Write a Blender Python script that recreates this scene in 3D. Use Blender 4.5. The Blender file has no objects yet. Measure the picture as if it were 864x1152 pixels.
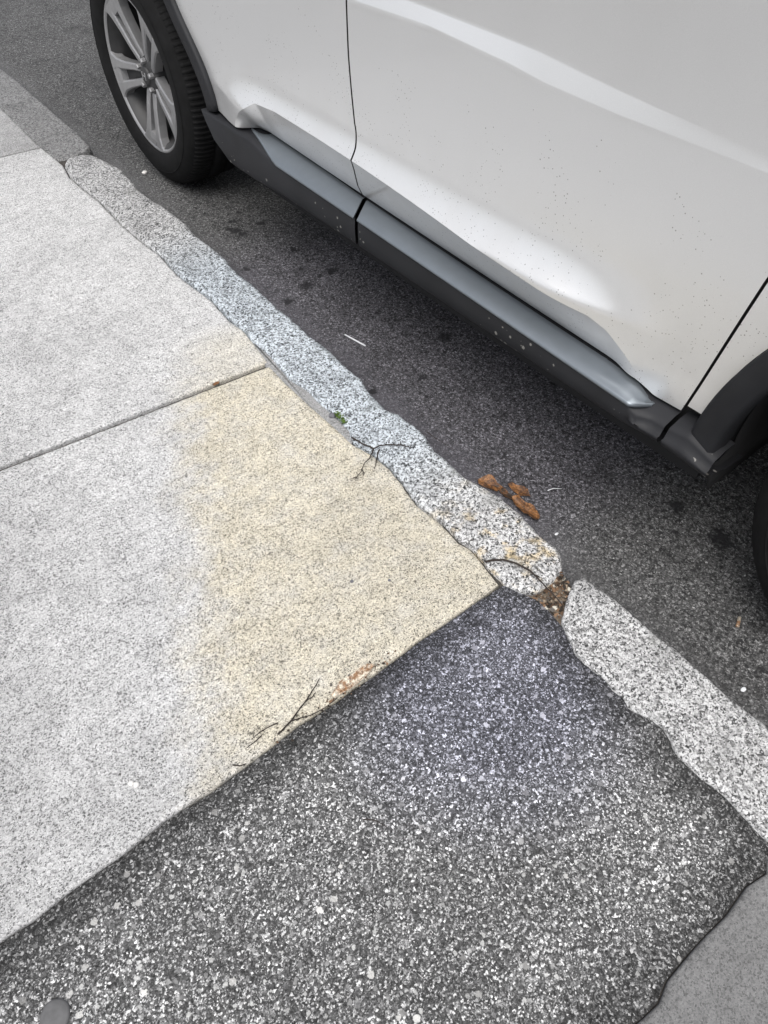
import bpy, bmesh, math, random
import numpy as np
from mathutils import Vector, noise, Matrix
random.seed(7)
R = math.radians
scene = bpy.context.scene
COL = scene.collection

# ------------------------------------------------------------------ camera
W, H, F = 864.0, 1152.0, 796.64
CAMH, YAW, PITCH, ROLL = 1.1397, 0.653, 0.8707, 0.0034
ROAD = -0.11
fw = Vector((math.cos(PITCH)*math.sin(YAW), math.cos(PITCH)*math.cos(YAW), -math.sin(PITCH)))
rt = fw.cross(Vector((0, 0, 1))).normalized(); up = rt.cross(fw)
rt2 = rt*math.cos(ROLL) + up*math.sin(ROLL); up2 = up*math.cos(ROLL) - rt*math.sin(ROLL)
EYE = Vector((0, 0, CAMH))
cd = bpy.data.cameras.new('camera'); cam = bpy.data.objects.new('camera', cd); COL.objects.link(cam)
cam.matrix_world = Matrix((( rt2.x, up2.x, -fw.x, 0), (rt2.y, up2.y, -fw.y, 0), (rt2.z, up2.z, -fw.z, CAMH), (0, 0, 0, 1)))
cd.sensor_fit = 'VERTICAL'; cd.sensor_height = 36.0; cd.lens = 36.0*F/H
cd.clip_start = 0.02; cd.clip_end = 600
scene.camera = cam

def at(px, py, z=0.0):
    """ground point (metres) read off a plan of the photograph"""
    r = fw*F + rt2*(px-W/2) - up2*(py-H/2)
    return EYE + r*((z-CAMH)/r.z)
def gp(pts, z=0.0):
    return [(lambda p: (p.x, p.y))(at(a, b, z)) for a, b in pts]

HUB = Vector((0.9636, 2.6483, 0.0)); CY = 0.0245
CF = Vector((math.sin(CY), -math.cos(CY), 0)); CV = Vector((-math.cos(CY), -math.sin(CY), 0))
def ac(px, py, v=0.0):
    r = fw*F + rt2*(px-W/2) - up2*(py-H/2)
    h = HUB + v*CV; t = ((h-EYE).dot(CV))/r.dot(CV); P = EYE + r*t - HUB
    return (P.dot(CF), P.z-ROAD)
def acs(pts, v=0.0): return sorted(ac(a, b, v) for a, b in pts)
def lerp1(tab, x):
    return float(np.interp(x, [a for a, b in tab], [b for a, b in tab]))
def smooth(a, b, x):
    t = min(1, max(0, (x-a)/(b-a))); return t*t*(3-2*t)

# ------------------------------------------------------------------ helpers
def tag(o, label=None, cat=None, group=None, kind=None):
    if label: o['label'] = label
    if cat: o['category'] = cat
    if group: o['group'] = group
    if kind: o['kind'] = kind
    return o
def empty(name, loc, rz=0):
    o = bpy.data.objects.new(name, None); COL.objects.link(o); o.location = loc; o.rotation_euler = (0, 0, rz)
    o.empty_display_size = .1
    return o
def mesh(name, verts, faces, mat, parent=None, smooth_=True, solid=0.0, bevel=0.0, loc=None, seg=2):
    me = bpy.data.meshes.new(name); me.from_pydata([tuple(v) for v in verts], [], faces); me.validate(); me.update()
    if smooth_: me.polygons.foreach_set('use_smooth', [True]*len(me.polygons))
    o = bpy.data.objects.new(name, me); COL.objects.link(o)
    if mat: me.materials.append(mat)
    if parent: o.parent = parent
    if loc is not None: o.location = loc
    if solid:
        m = o.modifiers.new('thick', 'SOLIDIFY'); m.thickness = abs(solid); m.offset = -1 if solid > 0 else 1; m.use_rim = True
    if bevel:
        m = o.modifiers.new('bev', 'BEVEL'); m.width = bevel; m.segments = seg; m.limit_method = 'ANGLE'; m.angle_limit = R(35)
    return o
class MB:
    def __init__(s): s.v = []; s.f = []
    def add(s, v, f):
        n = len(s.v); s.v += [tuple(p) for p in v]; s.f += [tuple(i+n for i in q) for q in f]; return s
    def grid(s, rows, close_u=False, close_v=False):
        m, n = len(rows), len(rows[0]); f = []
        for i in range(m if close_v else m-1):
            for j in range(n if close_u else n-1):
                a, b = i, (i+1) % m; c, d = j, (j+1) % n
                f.append((a*n+c, a*n+d, b*n+d, b*n+c))
        return s.add([p for r in rows for p in r], f)
    def box(s, x0, x1, y0, y1, z0, z1):
        return s.add([(x0,y0,z0),(x1,y0,z0),(x1,y1,z0),(x0,y1,z0),(x0,y0,z1),(x1,y0,z1),(x1,y1,z1),(x0,y1,z1)],
                     [(3,2,1,0),(4,5,6,7),(0,1,5,4),(1,2,6,5),(2,3,7,6),(3,0,4,7)])
    def tube(s, pts, r, n=7):
        pts = [Vector(p) for p in pts]; rows = []
        for i, p in enumerate(pts):
            t = (pts[min(i+1, len(pts)-1)]-pts[max(i-1, 0)]).normalized()
            a = t.cross(Vector((0, 0, 1)))
            if a.length < 1e-3: a = t.cross(Vector((1, 0, 0)))
            a.normalize(); b = t.cross(a); rr = r[i] if isinstance(r, (list, tuple)) else r
            rows.append([p+a*rr*math.cos(k*2*math.pi/n)+b*rr*math.sin(k*2*math.pi/n) for k in range(n)])
        base = len(s.v); s.grid(rows, close_u=True)
        s.f.append(tuple(base+k for k in range(n))[::-1]); s.f.append(tuple(base+(len(rows)-1)*n+k for k in range(n)))
        return s
    def lathe(s, prof, n=64, axis_y=True, closed=False):
        # prof: (radius, offset along the local y axis)
        rows = [[(r*math.cos(k*2*math.pi/n), y, r*math.sin(k*2*math.pi/n)) for k in range(n)] for r, y in prof]
        return s.grid(rows, close_u=True, close_v=closed)
    def build(s, name, mat, parent=None, **k): return mesh(name, s.v, s.f, mat, parent, **k)

# ------------------------------------------------------------------ materials
class NT:
    def __init__(s, name):
        s.m = bpy.data.materials.new(name); s.m.use_nodes = True; s.t = s.m.node_tree
        s.b = s.t.nodes['Principled BSDF']; s.pos = s.n('ShaderNodeNewGeometry').outputs['Position']
        s.disp = None
    def n(s, ty, **props):
        x = s.t.nodes.new(ty)
        for k, v in props.items(): setattr(x, k, v)
        return x
    def put(s, sock, v):
        if hasattr(v, 'links') or isinstance(v, bpy.types.NodeSocket): s.t.links.new(v, sock)
        else: sock.default_value = v
    def math(s, op, a, b=0.0, c=0.0, clamp=False):
        x = s.n('ShaderNodeMath', operation=op, use_clamp=clamp)
        s.put(x.inputs[0], a); s.put(x.inputs[1], b); s.put(x.inputs[2], c); return x.outputs[0]
    def mapping(s, scale=(1, 1, 1), rot=(0, 0, 0), loc=(0, 0, 0), src=None):
        x = s.n('ShaderNodeMapping'); s.put(x.inputs[0], src or s.pos)
        x.inputs['Scale'].default_value = scale; x.inputs['Rotation'].default_value = rot; x.inputs['Location'].default_value = loc
        return x.outputs[0]
    def noise(s, scale, detail=2, rough=.5, vec=None, dist=0):
        x = s.n('ShaderNodeTexNoise'); s.put(x.inputs['Vector'], vec or s.pos)
        x.inputs['Scale'].default_value = scale; x.inputs['Detail'].default_value = detail
        x.inputs['Roughness'].default_value = rough; x.inputs['Distortion'].default_value = dist
        return x.outputs['Fac']
    def vor(s, scale, feature='F1', out='Color', vec=None, rnd=1.0):
        x = s.n('ShaderNodeTexVoronoi', feature=feature); s.put(x.inputs['Vector'], vec or s.pos)
        x.inputs['Scale'].default_value = scale; x.inputs['Randomness'].default_value = rnd
        return x.outputs[out]
    def sep(s, c, i=0):
        x = s.n('ShaderNodeSeparateXYZ'); s.put(x.inputs[0], c); return x.outputs[i]
    def ramp(s, f, stops, interp='LINEAR'):
        x = s.n('ShaderNodeValToRGB'); s.put(x.inputs[0], f); cr = x.color_ramp; cr.interpolation = interp
        while len(cr.elements) < len(stops): cr.elements.new(.5)
        for e, (p, c) in zip(cr.elements, stops):
            e.position = p; e.color = (c, c, c, 1) if not isinstance(c, tuple) else (*c, 1)
        return x.outputs[0]
    def mix(s, f, a, b, mode='MIX'):
        x = s.n('ShaderNodeMix', data_type='RGBA', blend_type=mode); s.put(x.inputs[0], f)
        for k, v in ((6, a), (7, b)):
            if isinstance(v, (int, float)): v = (v, v, v)
            s.put(x.inputs[k], (*v, 1) if isinstance(v, tuple) and len(v) == 3 else v)
        return x.outputs[2]
    def rng(s, v, a, b, c=0.0, d=1.0, smooth_=True):
        x = s.n('ShaderNodeMapRange', interpolation_type='SMOOTHSTEP' if smooth_ else 'LINEAR'); s.put(x.inputs[0], v)
        for i, q in enumerate((a, b, c, d)): x.inputs[i+1].default_value = q
        return x.outputs[0]
    def bump(s, h, strength=.5, dist=.002):
        x = s.n('ShaderNodeBump'); s.put(x.inputs['Height'], h); x.inputs['Strength'].default_value = strength; x.inputs['Distance'].default_value = dist
        if s.disp: s.t.links.new(s.disp, x.inputs['Normal'])
        s.disp = x.outputs[0]; s.t.links.new(s.disp, s.b.inputs['Normal'])
    def done(s, col=None, rough=.8, metal=0.0, spec=None, coat=None):
        if col is not None:
            if isinstance(col, tuple): col = (*col, 1)
            s.put(s.b.inputs['Base Color'], col)
        s.put(s.b.inputs['Roughness'], rough); s.put(s.b.inputs['Metallic'], metal)
        if spec is not None: s.b.inputs['Specular IOR Level'].default_value = spec
        if coat: s.b.inputs['Coat Weight'].default_value = coat[0]; s.b.inputs['Coat Roughness'].default_value = coat[1]
        return s.m

def warp(t, scale, amp):
    nz_ = t.n('ShaderNodeTexNoise'); nz_.inputs['Scale'].default_value = scale; nz_.inputs['Detail'].default_value = 2; t.put(nz_.inputs['Vector'], t.pos)
    ce = t.n('ShaderNodeVectorMath', operation='SUBTRACT'); t.put(ce.inputs[0], nz_.outputs['Color']); ce.inputs[1].default_value = (.5, .5, .5)
    sc = t.n('ShaderNodeVectorMath', operation='SCALE'); t.put(sc.inputs[0], ce.outputs[0]); sc.inputs['Scale'].default_value = amp
    ad = t.n('ShaderNodeVectorMath', operation='ADD'); t.put(ad.inputs[0], t.pos); t.put(ad.inputs[1], sc.outputs[0]); return ad.outputs[0]
def concrete(name, base=.62, dirt=1.0, tan=False, speck=1.0):
    t = NT(name); x = t.sep(t.pos, 0); y = t.sep(t.pos, 1)
    wv = warp(t, 380, .004)
    big = t.noise(2.2, 4, .6); mid = t.noise(28, 3, .6)
    g1 = t.sep(t.vor(520, vec=wv), 0); g2 = t.sep(t.vor(300, vec=wv), 1); f = t.noise(640, 2, .6)
    dens = t.noise(14, 4, .65)
    gg = t.math('ADD', g1, t.math('MULTIPLY', t.math('SUBTRACT', dens, .5), .35))
    c = t.mix(1.0, base, t.ramp(gg, [(0, .22), (.10, .36), (.20, .66), (.34, .90), (.7, 1.03), (.9, 1.2), (1, 1.32)]), 'MULTIPLY')
    c = t.mix(1.0, c, t.ramp(g2, [(0, .50), (.10, .72), (.2, .98), (1, 1.02)]), 'MULTIPLY')
    c = t.mix(1.0, c, t.ramp(f, [(.3, .58), (.46, .97), (.6, 1.04), (.75, 1.12)]), 'MULTIPLY')
    if speck < 1: c = t.mix(speck, base*.95, c)
    br = t.noise(1, 3, .6, t.mapping((7, 170, 1), (0, 0, .05)))
    c = t.mix(1.0, c, t.ramp(br, [(.25, .78), (.42, .95), (.6, 1.04)]), 'MULTIPLY')
    c = t.mix(1.0, c, t.ramp(big, [(.25, .84), (.5, 1.0), (.75, 1.06)]), 'MULTIPLY')
    c = t.mix(1.0, c, t.ramp(mid, [(.25, .90), (.5, 1.0), (.8, 1.03)]), 'MULTIPLY')
    # vignette darkening painted into the slab colour, ragged, growing away from the kerb
    vig = t.math('ADD', t.math('ADD', t.math('MULTIPLY', x, -1.0), t.math('MULTIPLY', y, .10)), t.math('MULTIPLY', t.math('SUBTRACT', t.noise(3.3, 6, .68), .5), 1.1))
    c = t.mix(t.rng(vig, -.25, .55), c, t.mix(1.0, c, .74, 'MULTIPLY'))
    bl = t.rng(t.noise(5.5, 6, .7, dist=1.2), .56, .72); c = t.mix(t.math('MULTIPLY', bl, .5), c, t.mix(1.0, c, .78, 'MULTIPLY'))
    pd = t.vor(34, out='Distance'); pr = t.sep(t.vor(34), 1)
    pore = t.math('MULTIPLY', t.math('LESS_THAN', pd, .085), t.math('GREATER_THAN', pr, .72))
    c = t.mix(t.math('MULTIPLY', pore, .75), c, (.06, .055, .05))
    if tan:
        w = t.math('MULTIPLY', t.math('SUBTRACT', t.noise(8, 8, .72), .5), .26)
        # ochre tint painted over the kerb side of the slabs
        d = t.math('ADD', t.math('ADD', t.math('MULTIPLY', x, TN[0]), t.math('MULTIPLY', y, TN[1])), w)
        m1 = t.rng(d, TAN0-.09, TAN0+.07)
        m2 = t.math('MULTIPLY', t.rng(t.math('ADD', y, w), 1.62, 1.44), t.rng(y, 1.36, 1.33, .55, 1.0))
        m = t.math('MULTIPLY', t.math('MULTIPLY', m1, m2), t.ramp(t.noise(16, 6, .7), [(.3, .62), (.55, 1.0)]))
        c = t.mix(m, c, t.mix(1.0, c, (1.03, .955, .78), 'MULTIPLY'))
    t.bump(g1, .25, .001); t.bump(mid, .25, .002)
    return t.done(c, .88, spec=.3)

# line (in ground metres) where the ochre tint begins
_a = at(212, 440); _b = at(240, 820)
_d = Vector((_b.x-_a.x, _b.y-_a.y)).normalized(); TN = (-_d.y, _d.x)
TAN0 = TN[0]*_a.x+TN[1]*_a.y

def granite(name, lo=.05, midc=.42, hi=.80, blue=0.0, stain=0.0, scale=1.0, grey=1.0):
    t = NT(name); y = t.sep(t.pos, 1)
    wv = t.n('ShaderNodeVectorMath', operation='ADD'); nz = t.n('ShaderNodeTexNoise'); nz.inputs['Scale'].default_value = 160
    t.put(nz.inputs['Vector'], t.pos); sc = t.n('ShaderNodeVectorMath', operation='SCALE'); t.put(sc.inputs[0], nz.outputs['Color']); sc.inputs['Scale'].default_value = .006
    t.put(wv.inputs[0], t.pos); t.put(wv.inputs[1], sc.outputs[0]); v = wv.outputs[0]
    v = warp(t, 240, .009); r1 = t.sep(t.vor(300*scale, vec=v), 0); r2 = t.sep(t.vor(170*scale, vec=v), 1); n3 = t.noise(480, 2)
    c = t.ramp(r1, [(0, lo), (.16, lo*1.4), (.2, midc*.55), (.42, midc), (.6, hi*.85), (.8, hi), (1, hi)])
    c = t.mix(1.0, c, t.ramp(r2, [(0, .42), (.14, .62), (.22, 1.0), (1, 1.05)]), 'MULTIPLY')
    c = t.mix(1.0, c, t.ramp(n3, [(.3, .55), (.46, 1.0), (1, 1.05)]), 'MULTIPLY')
    big = t.noise(9, 4, .65); c = t.mix(1.0, c, t.ramp(big, [(.28, .62), (.46, .96), (.7, 1.05)]), 'MULTIPLY')
    pm = t.rng(t.noise(11, 3, .55, t.mapping(loc=(3, 1, 0))), .60, .70)
    c = t.mix(t.math('MULTIPLY', pm, .45), c, (.30, .30, .29))
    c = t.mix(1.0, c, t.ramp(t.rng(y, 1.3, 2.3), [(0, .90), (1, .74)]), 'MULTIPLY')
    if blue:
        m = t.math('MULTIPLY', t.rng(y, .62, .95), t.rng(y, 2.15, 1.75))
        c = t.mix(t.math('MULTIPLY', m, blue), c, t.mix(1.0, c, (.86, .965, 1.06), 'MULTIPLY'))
    if stain:
        e = t.math('MULTIPLY', t.rng(t.noise(24, 4, .6), .48, .66), t.rng(y, .80, .56))
        c = t.mix(t.math('MULTIPLY', e, stain), c, t.mix(1.0, c, (.95, .74, .40), 'MULTIPLY'))
    if grey != 1: c = t.mix(1.0, c, grey, 'MULTIPLY')
    t.bump(r1, .35, .0012); t.bump(t.noise(60, 5, .65), .6, .005)
    return t.done(c, .72, spec=.4)

def asphalt_patch():
    t = NT('patch_asphalt'); x = t.sep(t.pos, 0); y = t.sep(t.pos, 1)
    wv = warp(t, 260, .007); wv2 = warp(t, 420, .004)
    r1 = t.sep(t.vor(290, vec=wv), 0); d1 = t.vor(290, out='Distance', vec=wv); r2 = t.sep(t.vor(480, vec=wv2), 0); r3 = t.sep(t.vor(110, vec=wv), 2)
    c = t.ramp(r2, [(0, .045), (.3, .075), (.55, .115), (.72, .19), (.84, .42), (1, .78)])
    c2 = t.ramp(r1, [(0, .05), (.4, .09), (.62, .14), (.76, .26), (.86, .62), (1, .84)])
    c = t.mix(t.rng(t.noise(60, 3), .42, .6), c, c2)
    pits = t.rng(t.noise(120, 3, .6), .36, .30); c = t.mix(t.math('MULTIPLY', pits, .8), c, .03)
    c = t.mix(1.0, c, t.ramp(d1, [(0, 1.05), (.45, 1.0), (.75, .5), (1, .35)]), 'MULTIPLY')
    c = t.mix(1.0, c, t.ramp(t.noise(460, 2, .6), [(.3, .45), (.5, 1.0), (.7, 1.35)]), 'MULTIPLY')
    d3 = t.vor(110, out='Distance', vec=wv); st = t.math('MULTIPLY', t.math('GREATER_THAN', r3, .88), t.rng(d3, .42, .34))
    c = t.mix(t.math('MULTIPLY', st, .8), c, t.mix(t.sep(t.vor(110, vec=wv), 0), (.085, .085, .088), (.55, .55, .54)))
    d4 = t.vor(66, out='Distance', vec=wv); st4 = t.math('MULTIPLY', t.math('GREATER_THAN', t.sep(t.vor(66, vec=wv), 1), .92), t.rng(d4, .36, .28)); c = t.mix(t.math('MULTIPLY', st4, .85), c, t.mix(t.sep(t.vor(66, vec=wv), 0), (.10, .10, .10), (.72, .71, .69)))
    c = t.mix(1.0, c, 1.16, 'MULTIPLY')
    big = t.noise(3.2, 4, .6); c = t.mix(1.0, c, t.ramp(big, [(.28, .74), (.5, 1.0), (.72, 1.22)]), 'MULTIPLY')
    # unworn, binder-rich strip along the patch edges, widened to paint in vignette darkening
    at_ = t.n('ShaderNodeAttribute', attribute_name='rim_dist').outputs['Fac']
    e = t.rng(t.math('ADD', at_, t.math('MULTIPLY', t.math('SUBTRACT', t.noise(22, 4, .6), .5), .13)), .0, .10)
    c = t.mix(e, t.mix(1.0, c, (.40, .40, .40), 'MULTIPLY'), c)
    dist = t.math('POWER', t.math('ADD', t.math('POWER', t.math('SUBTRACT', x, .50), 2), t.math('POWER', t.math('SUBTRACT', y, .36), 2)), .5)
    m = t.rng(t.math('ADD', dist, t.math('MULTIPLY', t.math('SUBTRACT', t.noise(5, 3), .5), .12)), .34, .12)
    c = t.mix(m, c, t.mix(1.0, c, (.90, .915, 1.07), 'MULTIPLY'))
    t.bump(t.math('MULTIPLY', d1, -1), .55, .003); t.bump(r2, .4, .002)
    return t.done(c, .82, spec=.3)

def road_mat(spots):
    t = NT('road_asphalt'); x = t.sep(t.pos, 0); y = t.sep(t.pos, 1)
    wv = warp(t, 180, .010); r1 = t.sep(t.vor(200, vec=wv), 0); r2 = t.sep(t.vor(330, vec=wv), 1); d1 = t.vor(200, out='Distance', vec=wv)
    n = t.noise(290, 3, .6)
    c = t.ramp(r1, [(0, .022), (.35, .05), (.7, .08), (.88, .14), (1, .30)])
    c = t.mix(.5, c, t.ramp(r2, [(0, .02), (.5, .06), (.82, .13), (1, .40)]))
    c = t.mix(1.0, c, t.ramp(n, [(.3, .5), (.5, 1.2), (.7, 1.9)]), 'MULTIPLY')
    c = t.mix(1.0, c, t.ramp(d1, [(0, 1.1), (.5, 1.0), (.8, .6)]), 'MULTIPLY')
    # gutter film: fine grey dust that fills the pores next to the kerb
    w = t.math('MULTIPLY', t.math('SUBTRACT', t.noise(6, 4, .6), .5), .16)
    xs = t.math('ADD', x, w)
    g = t.rng(xs, .97, .79)
    dust = t.mix(1.0, (.115, .115, .119), t.ramp(n, [(.3, .72), (.5, 1.0), (.72, 1.35)]), 'MULTIPLY')
    c = t.mix(t.math('MULTIPLY', g, .78), c, dust)
    big = t.noise(2.6, 4, .6); c = t.mix(1.0, c, t.ramp(big, [(.3, .82), (.5, 1.0), (.7, 1.14)]), 'MULTIPLY')
    # blue-violet tint along the middle of the bay
    m = t.math('MULTIPLY', t.rng(t.math('ADD', y, w), .42, .66), t.rng(t.math('ADD', y, w), 2.25, 1.8))
    c = t.mix(t.math('MULTIPLY', m, .8), c, t.mix(1.0, c, (.99, .96, 1.09), 'MULTIPLY'))
    # oil drips
    wob = t.math('MULTIPLY', t.math('SUBTRACT', t.noise(55, 3, .6), .5), .055)
    tot = None
    for (sx, sy, sr) in spots:
        dd = t.math('POWER', t.math('ADD', t.math('POWER', t.math('SUBTRACT', x, sx), 2), t.math('POWER', t.math('SUBTRACT', y, sy), 2)), .5)
        mk = t.rng(t.math('ADD', dd, wob), sr*1.25, sr*.55)
        tot = mk if tot is None else t.math('MAXIMUM', tot, mk)
    c = t.mix(t.math('MULTIPLY', tot, .85), c, (.014, .014, .016))
    # soot and damp blotches, spread towards the car to paint in its shadow
    soot_shade = t.math('MULTIPLY', t.rng(t.noise(9, 7, .72), .52, .66), t.rng(x, .85, 1.02))
    c = t.mix(t.math('MULTIPLY', soot_shade, .55), c, t.mix(1.0, c, .35, 'MULTIPLY'))
    blk = t.math('MULTIPLY', t.math('LESS_THAN', t.sep(t.vor(150, vec=wv), 2), .14), t.rng(x, .84, .98)); c = t.mix(t.math('MULTIPLY', blk, .75), c, (.012, .012, .013))  # black specks, thicker towards the car to darken its shadow
    t.bump(t.math('MULTIPLY', d1, -1), .5, .002); t.bump(n, .4, .002)
    return t.done(c, .82, spec=.3)

def plain(name, col, rough=.6, metal=0.0, var=.12, scale=40, bump=0.0, coat=None, spec=None):
    t = NT(name); n = t.noise(scale, 4, .6)
    c = t.mix(1.0, col, t.ramp(n, [(.25, 1-var), (.5, 1.0), (.75, 1+var)]), 'MULTIPLY')
    if bump: t.bump(n, bump, .002)
    return t.done(c, rough, metal, spec, coat)

def car_paint():
    t = NT('silver_white_paint'); co = t.n('ShaderNodeTexCoord').outputs['Object']
    z = t.sep(t.pos, 2)
    fl = t.noise(900, 1)
    c = t.mix(1.0, (.74, .745, .75), t.ramp(fl, [(.3, .965), (.7, 1.02)]), 'MULTIPLY')
    # road grit thrown up on the lower doors
    d = t.vor(165, out='Distance'); rr = t.sep(t.vor(165), 0); rs = t.sep(t.vor(165), 1)
    low = t.rng(z, .74, .44); patch = t.rng(t.noise(7, 3), .36, .56)
    dens = t.math('MULTIPLY', low, patch)
    spk = t.math('MULTIPLY', t.math('LESS_THAN', d, t.math('MULTIPLY', rs, .22)), t.math('GREATER_THAN', dens, t.math('ADD', t.math('MULTIPLY', rr, .95), .13)))
    c = t.mix(t.math('MULTIPLY', spk, .62), c, (.10, .09, .08))
    film = t.math('MULTIPLY', t.rng(z, .6, .25), t.rng(t.noise(10, 4, .6), .3, .75))
    c = t.mix(t.math('MULTIPLY', film, .22), c, (.45, .43, .40))
    rg = t.math('ADD', .32, t.math('MULTIPLY', t.noise(5, 4), .14))
    t.bump(t.noise(2.2, 1), .02, .01)
    return t.done(c, rg, .55, .5, (.9, .07))

def trim_mat():
    t = NT('black_grained_plastic'); n = t.noise(420, 2); z = t.sep(t.pos, 2)
    c = t.mix(1.0, (.018, .0185, .021), t.ramp(t.noise(7, 4), [(.3, .8), (.7, 1.3)]), 'MULTIPLY')
    # dried mud splashes, thicker towards the bottom edge and the wheel arch
    d = t.vor(75, out='Distance'); rr = t.sep(t.vor(75), 0); rs = t.sep(t.vor(75), 1)
    dens = t.math('MULTIPLY', t.rng(z, .31, .19), t.rng(t.noise(11, 3), .42, .66))
    spk = t.math('MULTIPLY', t.math('LESS_THAN', t.math('ADD', d, t.math('MULTIPLY', t.math('SUBTRACT', t.noise(200, 2), .5), .3)), t.math('MULTIPLY', rs, .34)), t.math('GREATER_THAN', dens, t.math('ADD', rr, .1)))
    c = t.mix(t.math('MULTIPLY', spk, .6), c, (.34, .33, .31))
    t.bump(n, .12, .001)
    return t.done(c, .55, 0, .25)

def tyre_mat():
    t = NT('tyre_rubber'); n = t.noise(30, 5, .6)
    c = t.mix(1.0, (.007, .007, .0073), t.ramp(n, [(.3, .75), (.7, 1.5)]), 'MULTIPLY')
    t.bump(t.noise(300, 2), .15, .001)
    return t.done(c, .8, 0, .2)

def leaf_mat(name, a, b):
    t = NT(name); n = t.noise(70, 5, .65)
    c = t.mix(t.rng(n, .40, .60), a, b); c = t.mix(1.0, c, t.ramp(t.noise(260, 3, .6), [(.3, .45), (.6, 1.15)]), 'MULTIPLY')
    v = t.vor(150, feature='DISTANCE_TO_EDGE', out='Distance', vec=warp(t, 60, .01)); c = t.mix(t.rng(v, .10, .02, 0, .6), c, t.mix(1.0, c, 1.7, 'MULTIPLY'))
    t.bump(v, .5, .001); t.bump(t.noise(120, 3), .5, .002)
    return t.done(c, .6)

M = {}
M['concrete'] = concrete('brushed_concrete', .585, tan=True)
M['concrete_dim'] = concrete('vignetted_brushed_concrete', .40, tan=False, speck=.9)  # far slabs, vignette darkening put into the base colour
M['concrete_near'] = concrete('smooth_grey_concrete', .20, speck=.6)
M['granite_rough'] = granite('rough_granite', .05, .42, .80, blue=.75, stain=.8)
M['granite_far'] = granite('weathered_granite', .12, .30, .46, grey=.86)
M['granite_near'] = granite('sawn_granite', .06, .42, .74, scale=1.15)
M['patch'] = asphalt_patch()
M['paint'] = car_paint()
M['trim'] = trim_mat()
M['tyre'] = tyre_mat()
M['garnish'] = plain('satin_silver', (.21, .235, .26), .34, .6, .05, 30)
M['alloy'] = plain('machined_alloy', (.33, .33, .335), .36, .5, .08, 60)
M['alloy_dark'] = plain('grey_painted_alloy', (.035, .035, .036), .55, .1, .15, 40)
M['black'] = plain('black_shadow_plastic', (.012, .012, .013), .7, 0, .2, 20)
M['steel'] = plain('worn_steel', (.42, .42, .43), .35, .9, .2, 60)
M['seal'] = plain('black_door_seal', (.008, .008, .008), .9, 0, .1, 20)
M['glass'] = plain('dark_tinted_glass', (.02, .024, .026), .05, 0, .05, 3, coat=(1, .03))
M['twig'] = plain('dry_twig_bark', (.030, .022, .018), .85, 0, .4, 300, .5)
M['twig_pale'] = plain('pale_dry_stem', (.30, .26, .20), .85, 0, .3, 300, .4)
M['leaf'] = leaf_mat('brown_leaf', (.25, .115, .042), (.085, .04, .02))
M['leaf_dark'] = leaf_mat('dark_leaf_litter', (.13, .06, .025), (.05, .035, .025))
M['husk'] = leaf_mat('pale_dry_leaf', (.62, .56, .46), (.22, .12, .06))
M['moss'] = plain('moss_green', (.075, .13, .02), .8, 0, .4, 200)
M['white'] = plain('white_paper', (.80, .82, .85), .6, 0, .06, 60)
M['stone_white'] = plain('pale_stone', (.72, .71, .69), .7, 0, .15, 150, .4)
M['stone_grey'] = plain('slate_grey_stone', (.13, .13, .145), .7, 0, .25, 150, .4)
M['gum'] = plain('grey_gum', (.115, .115, .118), .75, 0, .22, 60, .3)
M['mortar'] = concrete('grey_joint_mortar', .33, speck=.8)
M['dirt'] = plain('dark_joint_dirt', (.055, .050, .045), .95, 0, .5, 160, .8)
M['soil'] = plain('dark_soil', (.07, .062, .05), .95, 0, .4, 30, .6)
spots = []
for px, py, r in ((262,249,.016),(266,260,.018),(258,258,.014),(272,263,.02),(294,251,.016),(268,238,.010),(330,281,.018),(276,303,.014),(372,305,.020),(345,321,.022),(324,339,.018),(500,379,.022),(476,425,.012),(810,600,.016),(812,607,.03),(762,570,.02),(420,440,.014),(423,352,.008)):
    p = at(px, py, ROAD); spots.append((p.x, p.y, r))
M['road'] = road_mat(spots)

# ------------------------------------------------------------------ the setting
def sheet(name, x0, x1, y0, y1, z, mat, nx=1, ny=1):
    xs = [x0+(x1-x0)*i/nx for i in range(nx+1)]; ys = [y0+(y1-y0)*j/ny for j in range(ny+1)]
    o = MB().grid([[(x, y, z) for x in xs] for y in ys]).build(name, mat, smooth_=False)
    return tag(o, kind='structure')
sheet('ground', -150, 150, -150, 150, -.19, M['soil'])
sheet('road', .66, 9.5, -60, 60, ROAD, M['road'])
sheet('joint_bed', -1.45, .69, -4.0, 7.6, -.0125, M['dirt'])

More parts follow.
